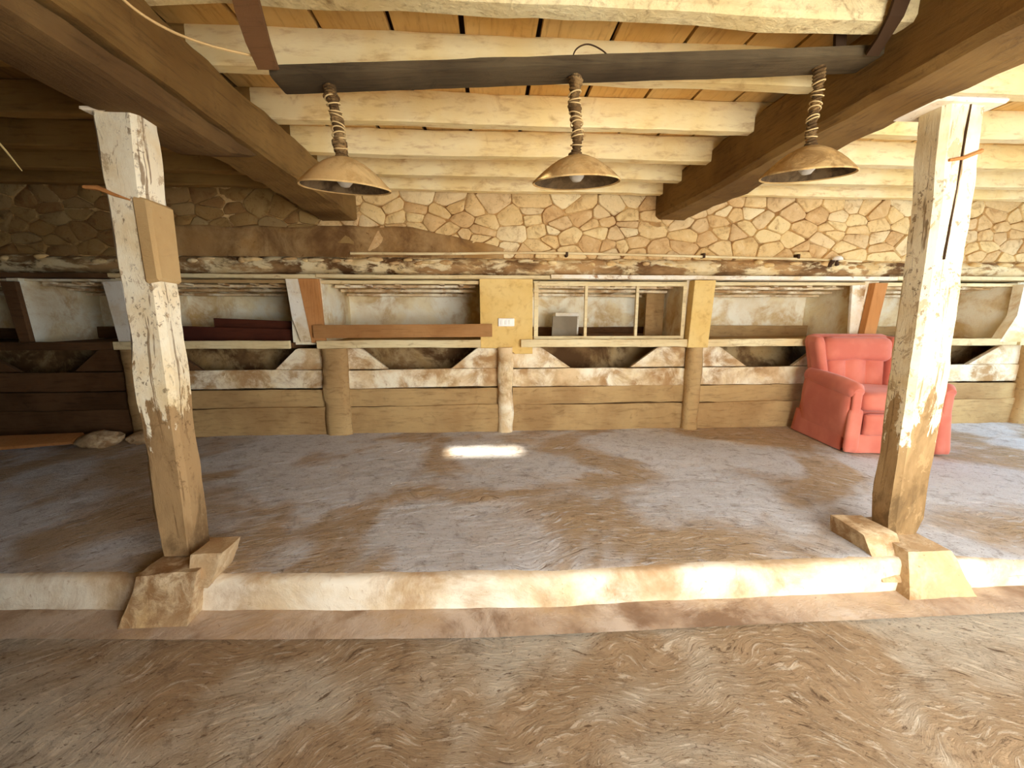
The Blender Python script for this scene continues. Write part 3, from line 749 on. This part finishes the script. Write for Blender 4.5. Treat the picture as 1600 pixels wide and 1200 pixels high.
# lower part: cavity back, gussets, planks, log uprights
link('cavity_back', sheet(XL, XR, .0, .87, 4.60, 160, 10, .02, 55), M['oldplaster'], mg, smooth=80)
posts = [(-5.20, -4.98), (-3.46, -3.28), (-1.62, -1.37), (.115, .27), (2.055, 2.215), (3.83, 4.0), (5.85, 6.02)]
gus = {0: (-5.7, -5.45, -4.75, -4.45), 1: (-3.95, -3.72, -3.02, -2.78), 2: (-2.09, -1.88, -1.23, -.99), 3: (-.36, -.11, .57, .86), 4: (1.49, 1.76, 2.45, 2.74), 5: (3.25, 3.5, 4.22, 4.5), 6: (5.26, 5.6, 6.25, 6.5)}
for k, (a, b_) in enumerate(posts):
    y = 4.10; m = ('tan', 'tan', 'tan', 'gusset', 'tan', 'tan', 'tan')[k]
    bm = timber(((a + b_) / 2, 4.13, -.02), ((a + b_) / 2, 4.12, .868), b_ - a, .16, 16, .014, .22, 500 + k, up=(0, 1, 0), w1=(b_ - a) * .92)
    link('upright', bm, M[m], mg, smooth=60)
    g0, g1, g2, g3 = gus[k]
    gm = 'darkwood' if k < 2 else 'gusset'
    fboard('gusset', [(g0, .652), (a + .01, .652), (a + .01, .862), (g1 + .03, .862), (g1, .85)], 4.145, 4.185, gm)
    fboard('gusset', [(b_ - .01, .652), (g3, .652), (g2, .85), (g2 - .03, .862), (b_ - .01, .862)], 4.145, 4.185, gm)
edges = [XL] + [v for p in posts for v in p] + [XR]
for k in range(0, len(edges), 2):
    a, b_ = edges[k] - .01, edges[k + 1] + .01
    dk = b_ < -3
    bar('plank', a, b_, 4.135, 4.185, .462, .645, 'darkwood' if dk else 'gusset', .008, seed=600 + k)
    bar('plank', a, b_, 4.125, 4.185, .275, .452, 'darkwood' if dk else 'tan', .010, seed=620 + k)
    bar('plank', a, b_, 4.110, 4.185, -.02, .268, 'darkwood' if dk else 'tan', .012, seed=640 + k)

# things on and around the manger
def holes(bm): return bm
b = timber((-1.655, 4.065, 1.030), (.055, 4.068, 1.036), .028, .125, 14, .002, .08, 71)
tag(link('loose_plank', b, M['plank'], smooth=40), 'smooth brown plank propped on the shelf edge left of the plywood board', 'plank')
so = thing('wall_socket', 'white double socket plate on the ochre plywood board', 'socket', (.19, 4.097, 1.115))
link('cover', box(.115, .275, 4.078, 4.099, 1.075, 1.155, bev=.006), M['plastic'], so)
for x_ in (.155, .195, .235): link('key', box(x_ - .014, x_ + .014, 4.073, 4.080, 1.09, 1.14, bev=.003), M['plastic'], so)
bm = bmesh.new(); add_box(bm, .70, .97, 4.40, 4.43, .945, 1.17); bm.transform(Matrix.Translation((0, 0, 0)))
for v in bm.verts: v.co.y += (v.co.z - .945) * .45; v.co.x += (v.co.z - .945) * .12
tag(link('grey_sheet', bm, M['slate']), 'grey sheet leaning inside the framed middle niche', 'sheet')
tag(link('white_box', box(.76, 1.02, 4.54, 4.74, .93, 1.21, bev=.006), M['paintwhite']), 'whitish box behind the grey sheet in the framed niche', 'box')
b = box(1.78, 2.00, 4.55, 4.59, .93, 1.46)
for v in b.verts: v.co.y += .2 * (v.co.x - 1.78)
tag(link('brown_sheet', b, M['tan']), 'upright brown board at the right end of the framed niche', 'board')
b = timber((1.02, 4.42, .958), (1.72, 4.50, .955), .10, .055, 8, .004, .08, 73)
tag(link('timber_offcut', b, M['darkwood']), 'dark timber offcut lying behind the thin bars of the window frame', 'offcut')
tag(link('red_panel', prism([(-3.20, .928), (-1.93, .928), (-1.90, 1.045), (-3.2, 1.085)], 4.24, 4.27), M['redwood']), 'long dark red panel lying in the niche beside the left post', 'panel')
b = prism([(-2.75, 1.02), (-1.96, 1.00), (-1.95, 1.12), (-2.75, 1.155)], 4.36, 4.40)
bm = b; [setattr(v.co, 'z', v.co.z if v.co.z > 1.06 else .928) for v in bm.verts]
tag(link('red_panel', bm, M['redwood']), 'dark red panel standing behind the long one in the niche', 'panel')
pp = thing('wall_conduit', 'thin pale conduit running along the foot of the stone wall', 'conduit', (-1.2, 4.19, 1.77))
bm = tube(spline([(-1.3, 4.185, 1.772), (-.4, 4.185, 1.775), (.4, 4.18, 1.79), (1.4, 4.18, 1.782), (2.6, 4.18, 1.762), (3.3, 4.18, 1.752), (3.9, 4.185, 1.735)], 8), .013, 8)
link('pipe', bm, M['sillwood'], pp, smooth=60)
for xx in (.8, 2.2, 3.2): link('clip', box(xx - .012, xx + .012, 4.16, 4.235, 1.755, 1.80, bev=.003), M['iron'], pp)
lt = thing('wall_lamp_holder', 'small white bulkhead lamp on the ledge above the armchair', 'lamp', (3.58, 4.12, 1.70))
bm = lathe([(0, .055), (.03, .05), (.045, .032), (.048, .015), (.04, .01), (0, .01)], (3.58, 4.12, 1.725), 20); link('lamp_cap', bm, M['plastic'], lt, smooth=60)
bm = tube([(3.58, 4.12, 1.74), (3.575, 4.12, 1.715), (3.59, 4.13, 1.69)], [.012, .014, .02], 8); link('holder', bm, M['iron'], lt)
bm = tube([(3.545, 4.13, 1.735), (3.54, 4.16, 1.70), (3.545, 4.17, 1.68)], .02, 8); link('bracket', bm, M['iron'], lt)

# dark brace and broken plank at the far left
b = timber((-4.42, 4.0, 2.30), (-4.10, 4.0, 1.99), .13, .08, 8, .01, .1, 81, up=(0, 1, 0), w1=.05)
b.transform(Matrix.Translation((-.1, 0, 0)))
tag(link('wood_brace', b, M['beam']), 'dark slanting brace under the joists in the far left bay', 'brace')
b = timber((-4.58, 4.02, 1.56), (-4.58, 4.02, 2.33), .13, .10, 8, .01, .1, 82, up=(0, 1, 0))
tag(link('wood_stud', b, M['beam']), 'dark upright stud beside the slanting brace at far left', 'stud')
b = timber((-4.85, 3.75, .045), (-3.75, 3.86, .075), .22, .035, 10, .006, .05, 83, up=(0, -.35, 1), w1=.14)
tag(link('broken_plank', b, M['orange'], smooth=40), 'broken reddish plank lying on the floor at the far left', 'plank')
for k, (x_, y_, s_) in enumerate(((-3.55, 3.85, .13), (-3.25, 3.95, .10), (-2.95, 3.92, .07))):
    bm = bmesh.new(); bmesh.ops.create_icosphere(bm, subdivisions=3, radius=1)
    for v in bm.verts: v.co = Vector((x_ + v.co.x * s_ * 1.3, y_ + v.co.y * s_, s_ * .45 + v.co.z * s_ * .6)) + Vector((1, 1, .6)) * .03 * nz(v.co + Vector((k, 0, 0)), 2.5, k)
    tag(link('rubble_stone', bm, M['pad'], smooth=40), ('largest lump of rubble by the broken plank', 'middle sized lump of rubble between two others behind the left post', 'smallest lump of rubble behind the left post')[k], 'stone')

# ------------------------------------------------------------------ red armchair
TH = R(-8)
ch = thing('armchair', 'salmon red upholstered recliner armchair standing behind the right post', 'armchair', (3.56, 3.55, 0), TH)
ch.scale = (0.89, 0.95, 1.0)
def rbox(cx, cy, cz, sx, sy, sz, r, n=8, fn=None):
    """rounded box on an even grid, bent by fn(x, y, z) -> (x, y, z)"""
    bm = bmesh.new(); bmesh.ops.create_cube(bm, size=2)
    bmesh.ops.subdivide_edges(bm, edges=bm.edges[:], cuts=n, use_grid_fill=True)
    h = Vector((sx / 2, sy / 2, sz / 2))
    for v in bm.verts:
        p = Vector((v.co.x * h.x, v.co.y * h.y, v.co.z * h.z)); i = Vector([max(-(h[k] - r), min(h[k] - r, p[k])) for k in range(3)])
        d = p - i
        if d.length > 1e-6: p = i + d.normalized() * min(r, r)
        p += Vector((cx, cy, cz))
        if fn: p = Vector(fn(p.x, p.y, p.z))
        v.co = p
    return bm
def cpart(name, bm, parent=None, label=None):
    o = link(name, bm, M['red'], parent or ch, smooth=60, local=True)
    if label: o['label'] = label
    return o
# local frame: front is -Y, width 0.9
def lean(x, y, z, k=.15, z0=.35): return (x, y + max(0, z - z0) * k, z)
def fan(x, y, z): # wider towards the top
    s = .86 + .18 * max(0, min(1, (z - .4) / .55)); return lean(x * s, y, z)
def skirt_fn(x, y, z):
    t = max(0, (.34 - z) / .34); s = 1 + .05 * t; w = .008 * math.sin((x + y) * 22) * t; return (x * s + (w if abs(x) > .4 else 0), y * s + (w if abs(x) < .42 else 0), z)
cpart('body', rbox(0, .05, .225, .84, .70, .43, .03, 10, skirt_fn))
# backrest shell and its padding
cpart('backrest', rbox(0, .30, .66, .84, .15, .68, .07, 10, fan))
def wing_fn(s):
    def f(x, y, z):
        x2, y2, z2 = fan(x, y, z); t = max(0, min(1, (.97 - z) / .5)); return (x2, y2 - .02 * t, z2)
    return f
for s in (-1, 1): cpart('wing', rbox(s * .375, .215, .70, .10, .20, .56, .045, 8, wing_fn(s)))
def pad_fn(x, y, z):
    x2, y2, z2 = lean(x, y, z); 
    puff = -.045 * abs(math.cos(x / .105 * math.pi / 2)) ** .5 * min(1, max(0, .80 - z) / .05)
    return (x2 * (.92 + .12 * (z - .4)), y2 + puff, z2)
cpart('back_cushion', rbox(0, .225, .61, .62, .10, .42, .04, 30, pad_fn))
cpart('head_cushion', rbox(0, .185, .87, .68, .15, .215, .07, 12, lambda x, y, z: lean(x * 1.02, y - .015 + .05 * (x / .34) ** 2 * 0, z - .02 * abs(math.sin(x * 5)) * (z < .85))))
# arms: slope down to the front, rolled end
def arm_fn(s):
    def f(x, y, z):
        t = max(0, min(1, (.35 - y) / .7)); zz = z - .06 * t * max(0, (z - .3) / .3)
        out = s * .02 * math.sin(max(0, min(1, (z - .2) / .4)) * math.pi)
        return (x + out, y, zz)
    return f
for s in (-1, 1):
    a = cpart('armrest', rbox(s * .395, -.02, .36, .125, .70, .50, .05, 12, arm_fn(s)))
    bm = tube([(s * .40, .30, .60), (s * .405, .05, .585), (s * .405, -.20, .565), (s * .405, -.36, .545), (s * .405, -.395, .53)], [.07, .078, .08, .075, .05], 16)
    cpart('arm_roll', bm, a)
    cpart('arm_front', rbox(s * .405, -.385, .43, .085, .035, .24, .017, 8), a)
    cpart('front_pillar', rbox(s * .395, -.375, .20, .13, .06, .38, .03, 8, skirt_fn), a)
cpart('seat_cushion', rbox(0, -.10, .44, .65, .56, .16, .06, 14, lambda x, y, z: (x, y, z + (.018 * math.cos(x * 4.2) if z > .44 else 0))))
cpart('footrest_panel', rbox(0, -.375, .255, .64, .07, .19, .03, 12, lambda x, y, z: (x, y - .02 * math.cos((z - .255) * 14), z)))
cpart('skirt', rbox(0, -.365, .085, .80, .05, .165, .012, 14, lambda x, y, z: (x * (1 + .06 * (.16 - z) / .16), y - .05 * (.17 - z) + .006 * math.sin(x * 24) * (.17 - z) / .17, z)))
for s in (-1, 1):
    cpart('skirt', rbox(s * .432, .05, .12, .03, .72, .235, .012, 12, lambda x, y, z, s=s: (x + s * .20 * (.24 - z) * (.3 + .5 * max(0, y + .3)), y + .04 * (.24 - z) * (1 if y > 0 else -1), z)))
print('stones', ncell)
